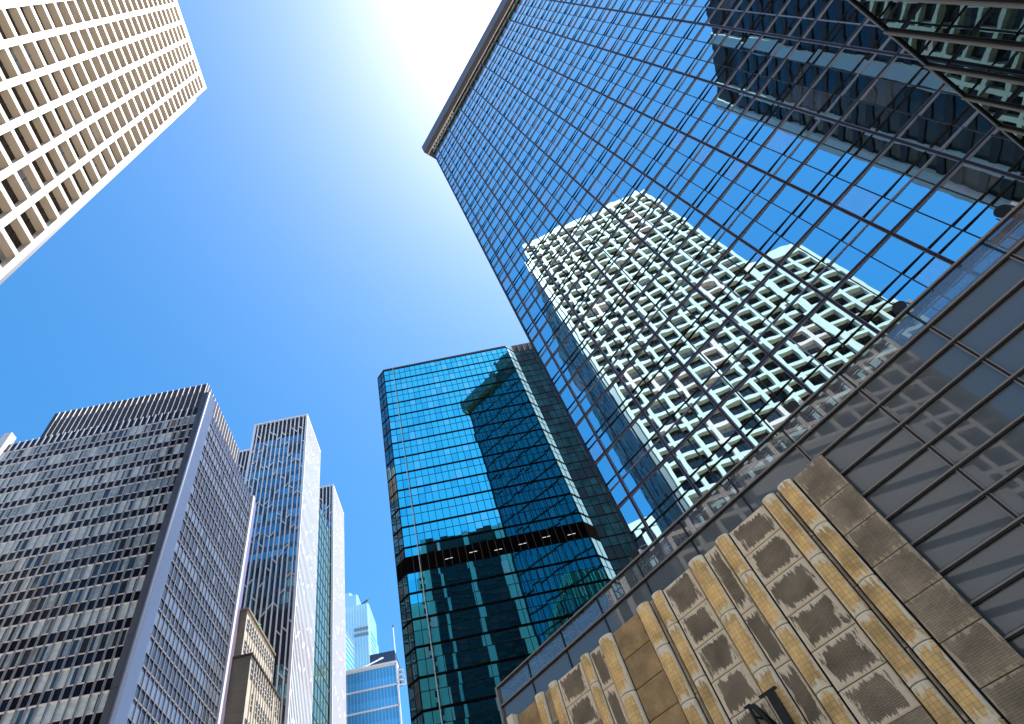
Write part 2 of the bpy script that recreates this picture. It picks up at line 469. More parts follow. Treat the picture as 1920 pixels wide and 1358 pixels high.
# ------------------------------------------------------------------ podium with stone wall
DP = 25.3
loc, rot = rframe(DP)
PT = thing('glass_podium', 'low grey glass podium with bronze rails at the foot of the mirror glass tower', 'building', loc, rot)
P0, P1 = 1.168 * DP, -.75 * DP
MB().box(P1, P0 - .1, -12, -.2, 0, Z(.6975 * DP), 0).build('wall', M_DARK, PT)
zl = [.749, .701, .655, .6065, .558, .5095, .461, .4125, .364, .3155, .267, .2185, .17, .12, .07, .02, -.06]
seam = [s for s in [(-.0505 + .1355 * k) * DP for k in range(-6, 10)] if P1 < s < P0 - .3]
xs = sorted([P1] + seam + [P0])
st_r = .202 * DP
extra = MB()
for i in range(len(xs) - 1):
    for j in range(len(zl) - 1):
        z1, z0 = Z(zl[j] * DP), Z(zl[j + 1] * DP)
        x0, x1 = xs[i], xs[i + 1]
        if j >= 2 and x0 > st_r - .2 * DP * 0 + .02 * DP: continue      # behind the stone wall
        a = quad_area([to_world(DP, p) for p in ((x0, 0, z0), (x1, 0, z0), (x1, 0, z1), (x0, 0, z1))])
        f = lambda x, z, t1=random.gauss(0, .0012), t2=random.gauss(0, .0012): (x, -.06 + t1 * (x - (x0 + x1) / 2) + t2 * (z - (z0 + z1) / 2), z)
        q = [f(x1, z0), f(x0, z0), f(x0, z1), f(x1, z1)]
        if a > 60 or j == 0:
            MB().quad(q).build('balustrade_panel' if j == 0 else 'glass_panel', M_BALU if j == 0 else M_PODGL, PT)
        else:
            extra.quad(q)
if extra.f: extra.build('glass_panel', M_PODGL, PT, kind='stuff')
for j, z in enumerate(zl[:-1]):
    zz = Z(z * DP)
    xe = P0 if j < 2 else .23 * DP
    mb = MB()
    if j == 0:
        mb.box(P1, xe, -.11, .10, zz - .05, zz + .03, 0); mb.box(P1, xe, .02, .07, zz - .11, zz - .055, 1)
    else:
        mb.box(P1, xe, -.1, .09, zz - .035, zz + .035, 0); mb.box(P1, xe, -.1, .05, zz - .10, zz - .04, 1); mb.box(P1, xe, -.1, .03, zz + .04, zz + .075, 1)
    mb.build('rail', [M_PODFR, M_PODDK], PT)
for s in seam:
    mb = MB(); zb = Z(-.06 * DP) if s < .23 * DP else Z(.64 * DP)
    mb.box(s - .04, s + .04, -.1, -.01, zb, Z(.748 * DP), 0)
    if s < .23 * DP:
        mb.box(s - .085, s - .045, -.1, .012, zb, Z(.700 * DP), 1); mb.box(s + .045, s + .085, -.1, .012, zb, Z(.700 * DP), 1)
    mb.build('mullion', [M_PODDK, M_PODFR], PT)
mb = MB(); mb.box(P0 - .16, P0, -.14, .11, 0, Z(.7475 * DP)); mb.box(P0 - .14, P0 - .02, -12, -.15, Z(.69 * DP), Z(.7475 * DP)); mb.build('corner_post', M_PODFR, PT)
# handrail and gutter just behind the balustrade
hr = MB()
hr.box(P1, P0 - .3, -.52, -.47, Z(.738 * DP), Z(.740 * DP)); hr.box(P1, P0 - .3, -.62, -.57, Z(.722 * DP), Z(.7245 * DP))
x = P1
while x < P0 - .4:
    hr.box(x, x + .05, -.56, -.5, Z(.6985 * DP), Z(.738 * DP)); x += 1.7
hr.build('handrail', M_PIERLT, PT)
# low side parapet running on past the podium's left corner
LP = thing('low_side_parapet', 'plain grey parapet with a thin rail below the left corner of the podium', 'wall', loc, rot)
mb = MB(); mb.box(P0 + .05, P0 + 16, -3.2, -2.9, 0, Z(.655 * DP)); mb.build('wall', M_CORNICE, LP)
mb = MB(); mb.box(P0 + .05, P0 + 16, -3.25, -2.85, Z(.672 * DP), Z(.675 * DP))
for k in range(9): mb.box(P0 + .6 + 1.8 * k, P0 + .64 + 1.8 * k, -3.1, -3.06, Z(.655 * DP), Z(.672 * DP))
mb.build('rail', M_PODFR, LP)

# stone screen wall
DS = DP - .36
loc, rot = rframe(DS)
ST = thing('stone_screen_wall', 'stone wall of grey blocks with painted light patches between golden half round columns below the glass rail', 'wall', loc, rot)
colm = [(.2675, .2960), (.3055, .3320), (.4215, .4500), (.4870, .5230), (.6040, .6310), (.6430, .6770), (.7600, .8000), (.8400, .8660), (.9560, .9850), (1.0070, 1.0380), (1.1160, 1.1380)]
ztop = .661
pan = [(.2020, .2640, M_STPLAIN), (.2985, .3035, M_STPLAIN), (.3345, .4185, M_STGREY), (.4525, .4845, M_STGREY), (.5255, .6010, M_STGREY), (.6335, .6405, M_STPLAIN), (.6795, .7575, M_STBROWN), (.8025, .8375, M_STGREY), (.8685, .9535, M_STGREY), (.9875, 1.0045, M_STPLAIN), (1.0405, 1.1135, M_STBROWN), (1.1405, 1.166, M_STGREY)]
mb = MB(); mb.box(.203 * DS, 1.165 * DS, -.33, -.17, 0, Z(.657 * DS)); mb.build('backing', M_PODDK, ST)
def stone_block(x0, x1, z0, z1, m, name='stone_block'):
    # a slightly dished slab with chamfered edges, own origin so that its painted light patches are its own
    w, h = x1 - x0, z1 - z0
    mb = MB(); e = min(.05, w * .2)
    f = [(0, -.12, 0), (w, -.12, 0), (w, -.12, h), (0, -.12, h), (0, -.03, 0), (w, -.03, 0), (w, -.03, h), (0, -.03, h), (e, 0, e), (w - e, 0, e), (w - e, 0, h - e), (e, 0, h - e)]
    mb.v = f
    for q in ((0, 1, 2, 3), (4, 0, 3, 7), (1, 5, 6, 2), (3, 2, 6, 7), (0, 4, 5, 1), (9, 8, 11, 10), (5, 4, 8, 9), (6, 5, 9, 10), (7, 6, 10, 11), (4, 7, 11, 8)):
        mb.f.append(q); mb.m.append(0)
    ob = mb.build(name, m, ST); ob.location = (x0, 0, z0)
    return ob
lows = []
for (a, b, m) in pan:
    wide = (b - a) > .05
    step = .0605 if wide else .098
    z = ztop - .004
    ph = random.uniform(-.01, .01) if wide else random.uniform(-.04, .03)
    first = True
    while z > -.06:
        z2 = z - step + (ph if first else 0); first = False
        area = quad_area([to_world(DS, (s_ * DS, 0, Z(z_ * DS))) for s_, z_ in ((a, z), (b, z), (b, z2), (a, z2))])
        if area > 25:
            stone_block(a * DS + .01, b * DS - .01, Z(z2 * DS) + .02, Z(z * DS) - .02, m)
        else:
            lows.append((a, b, z2, z, m))
        z = z2
lm = MB()
for a, b, z2, z, m in lows: lm.box(a * DS, b * DS, -.12, 0, Z(z2 * DS) + .012, Z(z * DS) - .012)
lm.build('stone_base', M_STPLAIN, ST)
def column_drum(x0, x1, z0, z1):
    w, h = x1 - x0, z1 - z0
    mb = MB(); seg = 18; rad = w / 2
    prof = []
    for i in range(seg + 1):
        an = math.pi * i / seg
        prof.append((rad - rad * math.cos(an), -.05 + math.sin(an) * rad * .62))
    rings = [(0, .97), (.03, 1.0), (h - .03, 1.0), (h, .97)]
    for zz, k in rings:
        for (x, y) in prof: mb.v.append((rad + (x - rad) * k, y * k if y > 0 else y, zz))
    n = seg + 1
    for q in range(3):
        for i in range(seg):
            mb.f.append((q * n + i + 1, q * n + i, (q + 1) * n + i, (q + 1) * n + i + 1)); mb.m.append(0)
    mb.f.append(tuple(range(n))); mb.m.append(0)
    mb.f.append(tuple(reversed(range(3 * n, 4 * n)))); mb.m.append(0)
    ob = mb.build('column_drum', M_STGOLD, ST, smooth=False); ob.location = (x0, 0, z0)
    for p in ob.data.polygons[:3 * seg]: p.use_smooth = True
colbase = MB()
for i, (a, b) in enumerate(colm):
    z = ztop
    first = True
    ph = [-.005, .03, -.02, .015, -.03, -.01, .02, -.04, .01, .03, 0][i]
    while z > -.05:
        z2 = z - (.1035 + (ph if first else 0)); first = False
        area = quad_area([to_world(DS, (s_ * DS, 0, Z(z_ * DS))) for s_, z_ in ((a, z), (b, z), (b, z2), (a, z2))])
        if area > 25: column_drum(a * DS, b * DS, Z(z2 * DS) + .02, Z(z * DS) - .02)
        else: colbase.box(a * DS, b * DS, -.1, .35, Z(z2 * DS) + .02, Z(z * DS) - .02)
        z = z2
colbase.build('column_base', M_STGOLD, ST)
# black letter N fixed on the wall
LT = thing('sign_letter', 'black serif letter N fixed on the stone wall', 'sign', loc, rot)
mb = MB()
zt = Z(.4012 * DS); y0, y1 = .42, .56
Hh = 2.0; xl, xr = .5475 * DS, .5035 * DS       # local x grows to the left in the picture
def slab(poly):
    n = len(mb.v); k = len(poly)
    mb.v += [(x, y0, z) for x, z in poly] + [(x, y1, z) for x, z in poly]
    mb.f.append(tuple(range(n, n + k))); mb.m.append(0); mb.f.append(tuple(reversed(range(n + k, n + 2 * k)))); mb.m.append(0)
    for i in range(k):
        j = (i + 1) % k; mb.f.append((n + j, n + i, n + k + i, n + k + j)); mb.m.append(0)
slab([(xl + .18, zt), (xl - .12, zt), (xl - .12, zt - .06), (xl + .18, zt - .06)])
slab([(xl + .03, zt - .07), (xl - .05, zt - .07), (xl - .05, zt - Hh), (xl + .03, zt - Hh)])
slab([(xl - .07, zt - .07), (xl - .30, zt - .07), (xr + .20, zt - Hh), (xr - .02, zt - Hh)])
slab([(xr + .46, zt + .03), (xr - .36, zt + .03), (xr - .36, zt - .05), (xr + .46, zt - .05)])
slab([(xr + .14, zt - .06), (xr - .20, zt - .06), (xr - .20, zt - Hh), (xr + .14, zt - Hh)])
for x in (xl, xr): slab([(x - .1, zt - Hh - .01), (x + .1, zt - Hh - .01), (x + .1, zt - Hh - .1), (x - .1, zt - Hh - .1)])
for x in (xl, xr): mb.box(x - .05, x + .0, 0.0, y0 - .002, zt - .5, zt - .42)
mb.build('letter', M_BLACK, LT)

# floodlights on the podium roof
loc, rot = rframe(DP)
FLBL = ['floodlight on the podium roof near the dark teal tower, beside its reflection', 'floodlight on the podium roof below the reflected white facade', 'floodlight on the podium roof where the reflected roofline meets the rail', 'floodlight at the right end of the podium rail']
for s, lb in zip((.618, .176, -.052, -.235), FLBL):
    T = thing('floodlight', 'black ' + lb, 'floodlight', loc, rot, 'black floodlights along the podium roof')
    z0 = Z(.6975 * DP)
    k = (DP + .55) / DP
    x, zc = s * DP * k, Z(.7585 * (DP + .55))
    h = MB(); h.tube((x, -.42, zc), (x, -.70, zc + .06), .24, .20, 20); h.tube((x, -.40, zc - .003), (x, -.42, zc), .27, .27, 20); h.build('lamp_head', M_BLACK, T, smooth=False)
    p = MB(); p.tube((x, -.6, z0), (x, -.6, zc - .27), .04); p.box(x - .29, x + .29, -.62, -.56, zc - .30, zc - .24); p.box(x - .31, x - .27, -.62, -.56, zc - .3, zc + .05); p.box(x + .27, x + .31, -.62, -.56, zc - .3, zc + .05); p.build('bracket', M_BLACK, T)
    w = MB(); w.box(x - .44, x - .32, -.80, -.45, zc - .22, zc + .04); w.build('ballast_box', M_LAMPWH, T)

# ------------------------------------------------------------------ near glass wall (upper right)
Q = 4.0
wd = np.array([.8146, .5800, 0]); wn = np.array([-.58, .8146, 0])
NW = thing('near_glass_wall', 'dim grey glass wall with bronze mullions close by at the upper right', 'building', tuple(-Q * wn), (wd, wn))
ZT = Z(3.12 * Q)
MB().box(1.5 * Q, 4.7 * Q, -5, -.25, 0, ZT - .12).build('wall', M_DARK, NW)
xm = [(2.207 + .3515 * k) * Q for k in range(-2, 8)]
for a, b in zip(xm[:-1], xm[1:]):
    t1 = random.gauss(0, .0015)
    MB().quad([(b, -.02 + t1, .3), (a, -.02 - t1, .3), (a, -.02 - t1, ZT), (b, -.02 + t1, ZT)]).build('glass_panel', M_WINGGL, NW)
    m2 = MB(); m2.box(a + .1, b - .1, -.09, .02, ZT - .06, ZT + .01, 0); m2.box(a + .1, b - .1, -.02, .008, ZT - .09, ZT - .062, 1); m2.build('top_rail', [M_PODFR, M_PODDK], NW)
for x in xm:
    m2 = MB(); m2.box(x - .03, x + .03, -.1, .035, .2, ZT + .03, 0); m2.box(x - .075, x - .035, -.1, .006, .2, ZT + .012, 1); m2.box(x + .035, x + .08, -.1, .022, .2, ZT + .012, 0); m2.build('mullion', [M_PODFR, M_PODDK], NW)

# ------------------------------------------------------------------ white grid tower (upper left)
d = D / .79
AX = -d
base = (AX - 20, -.02 * d, 0)
AT = thing('white_grid_tower', 'tall white concrete tower with rows of deep square window recesses', 'tower', base)
NB, BY, WY = 11, .0936 * d, .0735 * d
FZ, WZ = .0978 * d, .0785 * d
RC = .92
ytop = .497 * d
ztopw = Z(4.357 * d)
ZA = Z(4.43 * d)
AD = 40
grid = MB(base)
winl = []
def grid_face(mb, y_first, nb, z_first, z_parapet, y_n_edge, y_s_edge, nfl):
    ycur = y_n_edge
    # columns
    for k in range(nb + 1):
        ya = y_first - k * BY + (BY - WY)      # upper edge of the column k (north side)
        yb = y_first - k * BY
        if k == 0: ya = y_n_edge
        if k == nb: ya, yb = y_first - k * BY + (BY - WY), y_s_edge
        mb.box(AX - RC - .05, AX, yb, ya, 0, z_parapet, 0)
    for k in range(nb):
        y1 = y_first - k * BY; y0 = y1 - WY
        mb.box(AX - RC - .05, AX - .003, y0, y1, z_first, z_parapet - .003, 0, mb=1)
        for j in range(nfl):
            zt = z_first - j * FZ; zb = zt - WZ
            zn = zt - FZ if j < nfl - 1 else 0
            mb.box(AX - RC - .05, AX - .003, y0, y1, zn, zb, 0, mb=1)
            winl.append((y0, y1, zb, zt))
SEDGE = ytop - (NB - 1) * BY - WY - .02 * d
grid_face(grid, ytop, NB, ztopw, ZA, .514 * d, SEDGE, 41)
grid.build('facade_grid', [M_WHITE, M_BEIGE], AT)
wing = MB(base)
wn0 = SEDGE - .018 * d
ztw = Z(2.92 * d)
grid_face(wing, wn0, 3, ztw, Z(2.99 * d), SEDGE - .002, wn0 - 2 * BY - WY - .02 * d, 26)
WS = wn0 - 2 * BY - WY - .02 * d
wing.build('facade_grid', [M_WHITE, M_BEIGE], AT)
MB(base).box(AX - AD, AX - RC - .06, SEDGE, .513 * d, 0, ZA - .5).build('core', M_WHITE, AT)
MB(base).box(AX - AD, AX - RC - .06, WS, SEDGE - .003, 0, Z(2.98 * d)).build('wing_core', M_WHITE, AT)
scored = sorted([(quad_area([(AX - RC, a, c), (AX - RC, b, c), (AX - RC, b, e), (AX - RC, a, e)]), a, b, c, e) for a, b, c, e in winl], key=lambda t: -t[0])
M_GREYBL = mat('pulled_grey_blind', (.30, .31, .34), .6)
rest = MB(base)
for n, (ar, a, b, c, e) in enumerate(scored):
    xg = AX - RC + .02
    mb = MB(base) if n < 100 else rest
    t = random.gauss(0, .004)
    mb.quad([(xg + t, a, c), (xg - t, b, c), (xg - t, b, e), (xg + t, a, e)], 0)
    fr = MB(base) if n < 100 else rest
    fr.box(xg - .03, xg + .05, (a + b) / 2 - .03, (a + b) / 2 + .03, c + .121, e, 1 if n >= 100 else 0)
    fr.box(xg - .03, xg + .05, a, b, c, c + .12, 1 if n >= 100 else 0)
    if random.random() < .12: mb.quad([(xg + .015, a, e - .9), (xg + .015, b, e - .9), (xg + .015, b, e), (xg + .015, a, e)], 2)
    if n < 100:
        wo = mb.build('window', [M_DKGLASS, M_BRONZE, M_GREYBL], AT)
        fr.build('frame', M_BRONZE, wo)
rest.build('window', [M_DKGLASS, M_BRONZE, M_GREYBL], AT, kind='stuff')
# north side: grey strip, then pleated dark glazing
ny = .5135 * d
sw = MB(base); sw.box(AX - 7.6, AX - RC - .07, ny - .4, ny + .02, 0, ZA - .3); sw.box(AX - 1.9, AX - 1.2, ny + .03, ny + .95, 0, Z(4.2 * d)); sw.build('side_wall', M_PIER, AT)
pl = MB(base)
x = AX - 7.7
while x > AX - AD:
    for j in range(46):
        z0, z1 = .2 + j * FZ, .2 + (j + 1) * FZ
        if z1 > ZA - 1: break
        a = random.uniform(.25, .5)
        pl.quad([(x, ny, z0), (x - .7, ny + a, z0), (x - .7, ny + a, z1), (x, ny, z1)][::-1], 0 if random.random() < .7 else 1)
        pl.quad([(x - .7, ny + a, z0), (x - 1.4, ny, z0), (x - 1.4, ny, z1), (x - .7, ny + a, z1)][::-1], 0)
    x -= 1.4
pl.build('side_glazing', [mat('ribbed_slate_glass', (.07, .10, .115), .3), mat('ribbed_dark_glass', (.015, .018, .022), .2)], AT)
# roof edge
rp = MB(base); rp.box(AX - AD, AX - 1.2, SEDGE + .3, .5 * d, ZA - .49, ZA - .2); rp.build('roof', M_OLDCON, AT)

bb = MB(base); bb.box(AX - .5, AX + 1.6, -19, 5, 0, 56, 0)
for k in range(13): bb.box(AX + 1.61, AX + 1.75, -19, 5, 4 + 4.2 * k, 4.5 + 4.2 * k, 1)
bb.build('base_block', [mat('grey_base_panel', (.40, .40, .41), .5), M_TSP], AT)

# white office block seen only in the mirror glass, behind the white tower
WB = thing('white_strip_office', 'white office block with dark upright window strips, seen reflected low in the mirror glass', 'building', (-112, 13, 0))
wb = MB((-112, 13, 0))
yy = -2.0
k = 0
wb.box(-125, -100.5, -2, 24, 0, 103, 0)
while yy < 24:
    wb.box(-100.48, -100, yy, min(yy + 1.6, 24), 0, 100.5, 0); yy += 4.2
wb.box(-100.48, -99.9, -2, 24, 100.52, 103, 0)
wb.build('wall', M_WHITE, WB)
for k in range(6):
    y0 = -2 + 1.65 + 4.2 * k
    if y0 + 2.5 > 24: break
    s = MB((-112, 13, 0))
    s.quad([(-100.3, y0, 2), (-100.3, y0 + 2.5, 2), (-100.3, y0 + 2.5, 100.4), (-100.3, y0, 100.4)], 0)
    for j in range(26): s.box(-100.35, -100.2, y0, y0 + 2.5, 3.5 * j + 8, 3.5 * j + 8.5, 1)
    s.build('window_strip', [M_TGL, M_TSP], WB)

# ------------------------------------------------------------------ dark pier tower behind the camera (seen only in reflections)
TY = -26.7
TB = (5, -42, 0)
TT = thing('dark_pier_tower', 'dark office tower with pale upright piers, seen reflected in both glass towers', 'tower', TB)
ZTT = 123 + EYE
MB(TB).box(-9.6, 19.0, -58, TY - .5, 0, ZTT - 1.5).build('core', M_TSP, TT)
for a, b in ((-9.6, -7.9), (-4.9, -4.1), (3.5, 5.4), (13.6, 19.0)):
    MB(TB).box(a, b, TY - .6, TY + .35, 0, ZTT).build('pier', M_TPIER, TT)
pr = MB(TB); pr.box(-9.55, 18.9, TY - .55, TY - .02, ZTT - 5, ZTT - .3); pr.build('parapet', M_TSP, TT)
nfl = int((ZTT - 6) / 3.15)
for j in range(nfl):
    z = j * 3.15 + .3
    w = MB(TB)
    for a, b in ((-9.55, 18.8),):
        n = max(1, int(round((b - a) / 1.25)))
        for i in range(n):
            x0, x1 = a + (b - a) * i / n, a + (b - a) * (i + 1) / n
            t = random.gauss(0, .004)
            w.quad([(x1, TY - .3 + t, z + 1.1), (x0, TY - .3 - t, z + 1.1), (x0, TY - .3 - t, z + 3.15), (x1, TY - .3 + t, z + 3.15)], 0)
        w.box(a, b, TY - .5, TY - .12, z, z + 1.1, 1)
    w.build('window_band', [M_TGL, M_TSP, M_BLIND2], TT)

SB = (-14, -70, 0)
SLB = thing('pale_slab_tower', 'pale grey slab tower, seen reflected low at the left of the teal tower', 'tower', SB)
MB(SB).box(-14.5, -11.0, -80, -60, 0, 146).build('wall', M_SLAB, SLB)
MB(SB).box(-22, -14.51, -80, -60, 0, 124).build('lower_wing', M_SLAB, SLB)
for k in range(40):
    MB(SB).box(-13.4, -12.7, -60.05, -59.9, 5 + 3.5 * k, 7 + 3.5 * k).build('window', M_TGL, SLB)
# ------------------------------------------------------------------ teal glass tower (centre)
E = 61.5
MBs = (6, E + 12, 0)
MT = thing('teal_glass_tower', 'teal mirror glass tower with cut corners and a dark band, behind the mirror tower', 'tower', MBs)
X0, X1, CH = -.1 * E, .279 * E, .0229 * E
ZM = Z(1.4785 * E)
zf = [Z((1.4781 - .0557 * j) * E) for j in range(0, 27)]
pts = [(X0 - CH, E + CH), (X0, E), (X1, E), (X1 + CH, E + CH)]
back = E + 30
MB(MBs).prism([(X0 - CH + .15, E + CH + .25), (X0 + .1, E + .3), (X1 - .1, E + .3), (X1 + CH - .15, E + CH + .25), (X1 + CH - .15, back), (X0 - CH + .15, back)], 0, ZM - .1).build('core', M_DARK, MT)
ZBT, ZBB = Z(.7857 * E), Z(.7444 * E)
def seg_pts(p, q, n): return [(p[0] + (q[0] - p[0]) * i / n, p[1] + (q[1] - p[1]) * i / n) for i in range(n + 1)]
line_main = seg_pts(pts[1], pts[2], 24)
line_cl = seg_pts(pts[0], pts[1], 2)
line_cr = seg_pts(pts[2], pts[3], 2)
def band(mb, line, z0, z1, split, jit=.0012, choose=None):
    for (ax, ay), (bx, by) in zip(line[:-1], line[1:]):
        dx, dy = bx - ax, by - ay; L_ = math.hypot(dx, dy)
        nx, ny_ = dy / L_, -dx / L_
        zz = [z0, split, z1] if split and z0 < split < z1 else [z0, z1]
        for c, e in zip(zz[:-1], zz[1:]):
            t1, t2 = random.gauss(0, jit), random.gauss(0, jit)
            f = lambda u, z: (ax + dx * u + nx * (t1 * (u - .5) * L_ + t2 * (z - (c + e) / 2)), ay + dy * u + ny_ * (t1 * (u - .5) * L_ + t2 * (z - (c + e) / 2)), z)
            m = choose() if choose else 0
            mb.quad([f(0, c), f(1, c), f(1, e), f(0, e)], m)
for j in range(len(zf) - 1):
    z1, z0 = zf[j], zf[j + 1]
    parts = [(z0, z1)]
    if z0 < ZBB < z1 or z0 < ZBT < z1 or (z0 >= ZBB and z1 <= ZBT):
        parts = []
        if z1 > ZBT: parts.append((max(z0, ZBT), z1))
        if z0 < ZBB: parts.append((z0, min(z1, ZBB)))
    for c, e in parts:
        if e - c < .1: continue
        w = MB(MBs)
        sp = z0 + .0314 * E
        ch = lambda: 1 if random.random() < .10 else 4 if random.random() < .15 else 0
        band(w, line_main, c, e, sp, .002, ch)
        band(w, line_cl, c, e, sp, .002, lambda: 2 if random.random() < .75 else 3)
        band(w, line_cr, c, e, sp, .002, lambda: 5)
        w.build('window_band', [M_TEAL, M_TEAL2, M_TEALDK, M_OFF, M_TEAL3, M_CHAMF], MT)
mechp = MB(MBs); mechp.prism([(X0 - CH - .03, E + CH), (X0, E - .04), (X1, E - .04), (X1 + CH + .03, E + CH), (X1 + CH, E + CH + .2), (X0 - CH, E + CH + .2)], ZBB, ZBT)
mechp.build('plant_floor_band', M_MECH, MT)
def poly_bar(mb, line, z0, z1, dep, m=0):
    for (ax, ay), (bx, by) in zip(line[:-1], line[1:]):
        L_ = math.hypot(bx - ax, by - ay); nx, ny_ = (by - ay) / L_, -(bx - ax) / L_
        mb.prism([(ax, ay), (ax + nx * dep, ay + ny_ * dep), (bx + nx * dep, by + ny_ * dep), (bx, by)], z0, z1, m)
outline = [pts[0], pts[1], pts[2], pts[3]]
for j, z in enumerate(zf):
    if ZBB + .2 < z < ZBT - .2: continue
    mb = MB(MBs); poly_bar(mb, outline, z - .14, z + .14, .05); mb.build('transom', M_MECH, MT)
    zt = z - .0557 * E + .0314 * E
    if zt > 2 and not (ZBB < zt < ZBT):
        mb = MB(MBs); poly_bar(mb, outline, zt - .03, zt + .03, .03); mb.build('glazing_bar', M_BRONZE2, MT)
for i, (x, y) in enumerate(line_main + line_cl[:2] + line_cr[1:]):
    mb = MB(MBs)
    w = .035 if i not in (0, 24) else .06
    mb.box(x - w, x + w, y - .06, y + .02, 0, ZM)
    mb.build('mullion', M_BRONZE2 if i else M_MECH, MT)
mb = MB(MBs); mb.box(X0 + 1.75, X0 + 1.83, E - .30, E - .24, 0, ZM + .3); mb.build('lightning_rail', M_PIERLT, MT)
rf = MB(MBs); rf.prism([(X0 - CH, E + CH), (X0, E - .12), (X1, E - .12), (X1 + CH, E + CH), (X1 + CH, back), (X0 - CH, back)], ZM - .05, ZM + .35); rf.build('roof_edge', M_BROWNP, MT)
rr = MB(MBs); rr.box(X0 + 6.5, X1 - .3, E + .3, E + .4, ZM + .36, ZM + 1.0); rr.build('roof_rail', M_BROWNP, MT)
for k in range(6):
    x = X0 + 5.0 + 3.15 * k; z = ZBB + 1.0 + .25 * math.sin(k * 2)
    mb = MB(MBs); mb.box(x, x + .45, E - .075, E - .045, z, z + .05); mb.box(x + .6, x + 1.0, E - .075, E - .045, z + .03, z + .08); mb.build('strip_light', M_STRIP, MT)
for k in range(24):
    x, y = line_main[k]
    if k % 1 == 0:
        pass
mb = MB(MBs)
for x, y in line_main[1:-1]: mb.box(x - .03, x + .03, y - .07, y - .041, ZBB, ZBT)
mb.build('plant_floor_joint', M_BROWNP, MT)
# recessed right wing
WX0, WX1, WY_ = X1 + CH + .02, X1 + CH + 14, E + CH + .06
line_w = seg_pts((WX0, WY_), (WX1, WY_), 13)
ZW = Z(1.474 * E)
MB(MBs).box(WX0 + .05, WX1, WY_ + .3, back, 0, ZW).build('wing_core', M_DARK, MT)
pw = MB(MBs); pw.box(WX0, WX1, WY_ - .05, WY_ + .3, ZW, Z(1.513 * E))
for x, y in line_w: pw.box(x - .03, x + .03, WY_ - .10, WY_ - .051, ZW, Z(1.513 * E), 1)
pw.build('wing_parapet', [M_BROWNP, M_LEDGE], MT)
for j in range(len(zf) - 1):
    z1, z0 = min(zf[j], ZW), zf[j + 1]
    w = MB(MBs); band(w, line_w, z0, z1, z0 + .0314 * E, .004, lambda: random.choice((0, 0, 0, 1)))
    poly_bar(w, [(WX0, WY_), (WX1, WY_)], z0 - .09, z0 + .09, .05, 2)
    poly_bar(w, [(WX0, WY_), (WX1, WY_)], z0 + .0314 * E - .03, z0 + .0314 * E + .03, .06, 2)
    w.build('wing_window_band', [M_WINGG, M_BLUEG3, M_BRONZE2], MT)
for x, y in line_w:
    mb = MB(MBs); mb.box(x - .025, x + .025, WY_ - .05, WY_, 0, ZW); mb.build('wing_mullion', M_BRONZE2, MT)

# ------------------------------------------------------------------ finned grey tower (lower left)
EL = 60.0
LB = (-57, EL + 12, 0)
LT_ = thing('finned_office_tower', 'broad grey office tower with upright fins, dark floor stripes and a pale corner pier', 'tower', LB)
lx0, lx1 = -1.30 * EL, -.6395 * EL
ly1 = 1.405 * EL
ZL = Z(1.4815 * EL)
MB(LB).box(lx0, lx1 - .35, EL + .35, ly1 - .1, 0, ZL - .3).build('core', M_DARK, LT_)
xw1 = -.660 * EL         # facade runs up to the pier
fs = .0196 * EL
nf = int((xw1 - lx0) / fs)
zled = [Z((1.4421 - .0628 * j) * EL) for j in range(0, 24)]
ys0 = 1.032 * EL
ny_f = int((ly1 - ys0) / fs)
def pick():
    r_ = random.random()
    return 0 if r_ < .5 else 1 if r_ < .78 else 2 if r_ < .96 else 3
mode = {}
for j, z in enumerate(zled):
    zb = z - .0358 * EL        # sill
    zn = z - .0628 * EL
    if zb < 0: break
    w = MB(LB); s = MB(LB)
    bias = random.choice((0, 0, 0, 1, 1, 2))
    for i in range(nf + 1):
        x1 = xw1 - i * fs; x0 = max(lx0, x1 - fs)
        m = pick() if random.random() < .45 else bias
        t = random.gauss(0, .01)
        split = x0 + (x1 - x0) * random.uniform(.25, .6)
        m2 = m if random.random() < .4 else (2 if m != 2 else 1)
        w.quad([(x0, EL + .05 + t, zb), (split, EL + .05, zb), (split, EL + .05, z), (x0, EL + .05 + t, z)], m)
        w.quad([(split, EL + .05, zb), (x1, EL + .05 - t, zb), (x1, EL + .05 - t, z), (split, EL + .05, z)], m2)
        t = random.gauss(0, .01)
        s.quad([(x0, EL + .08 + t, zn), (x1, EL + .08 - t, zn), (x1, EL + .08 - t, zb), (x0, EL + .08 + t, zb)], 0)
    w.build('window_band', [M_BLIND, M_BLIND2, M_OFF, M_WARM], LT_)
    s.build('spandrel_band', M_BLACKSP, LT_)
    w = MB(LB); s = MB(LB); bias2 = random.choice((0, 0, 1))
    for i in range(ny_f + 1):
        y0 = ys0 + i * fs; y1 = min(ly1, y0 + fs)
        m = bias2 if random.random() < .75 else random.choice((0, 1))
        w.quad([(lx1 - .05, y0, zb), (lx1 - .05, y1, zb), (lx1 - .05, y1, z), (lx1 - .05, y0, z)], m)
        s.quad([(lx1 - .08, y0, zn), (lx1 - .08, y1, zn), (lx1 - .08, y1, zb), (lx1 - .08, y0, zb)], 0)
    w.build('side_window_band', [M_SIDEGL, M_SIDEGL2, M_BLIND], LT_)
    s.build('side_spandrel_band', M_SIDEGL2, LT_)
    l = MB(LB)
    l.box(lx0, xw1, EL - .10, EL + .04, z - .11, z + .06, 0); l.box(lx0, xw1, EL - .05, EL + .06, zb - .07, zb + .04, 0)
    l.build('ledge', M_LEDGE, LT_)
    l = MB(LB)
    l.box(lx1 - .04, lx1 + .10, ys0, ly1, z - .14, z + .08, 1); l.box(lx1 - .05, lx1 + .05, ys0, ly1, zb - .05, zb + .04, 1)
    l.build('side_ledge', [M_LEDGE, M_FINS], LT_)
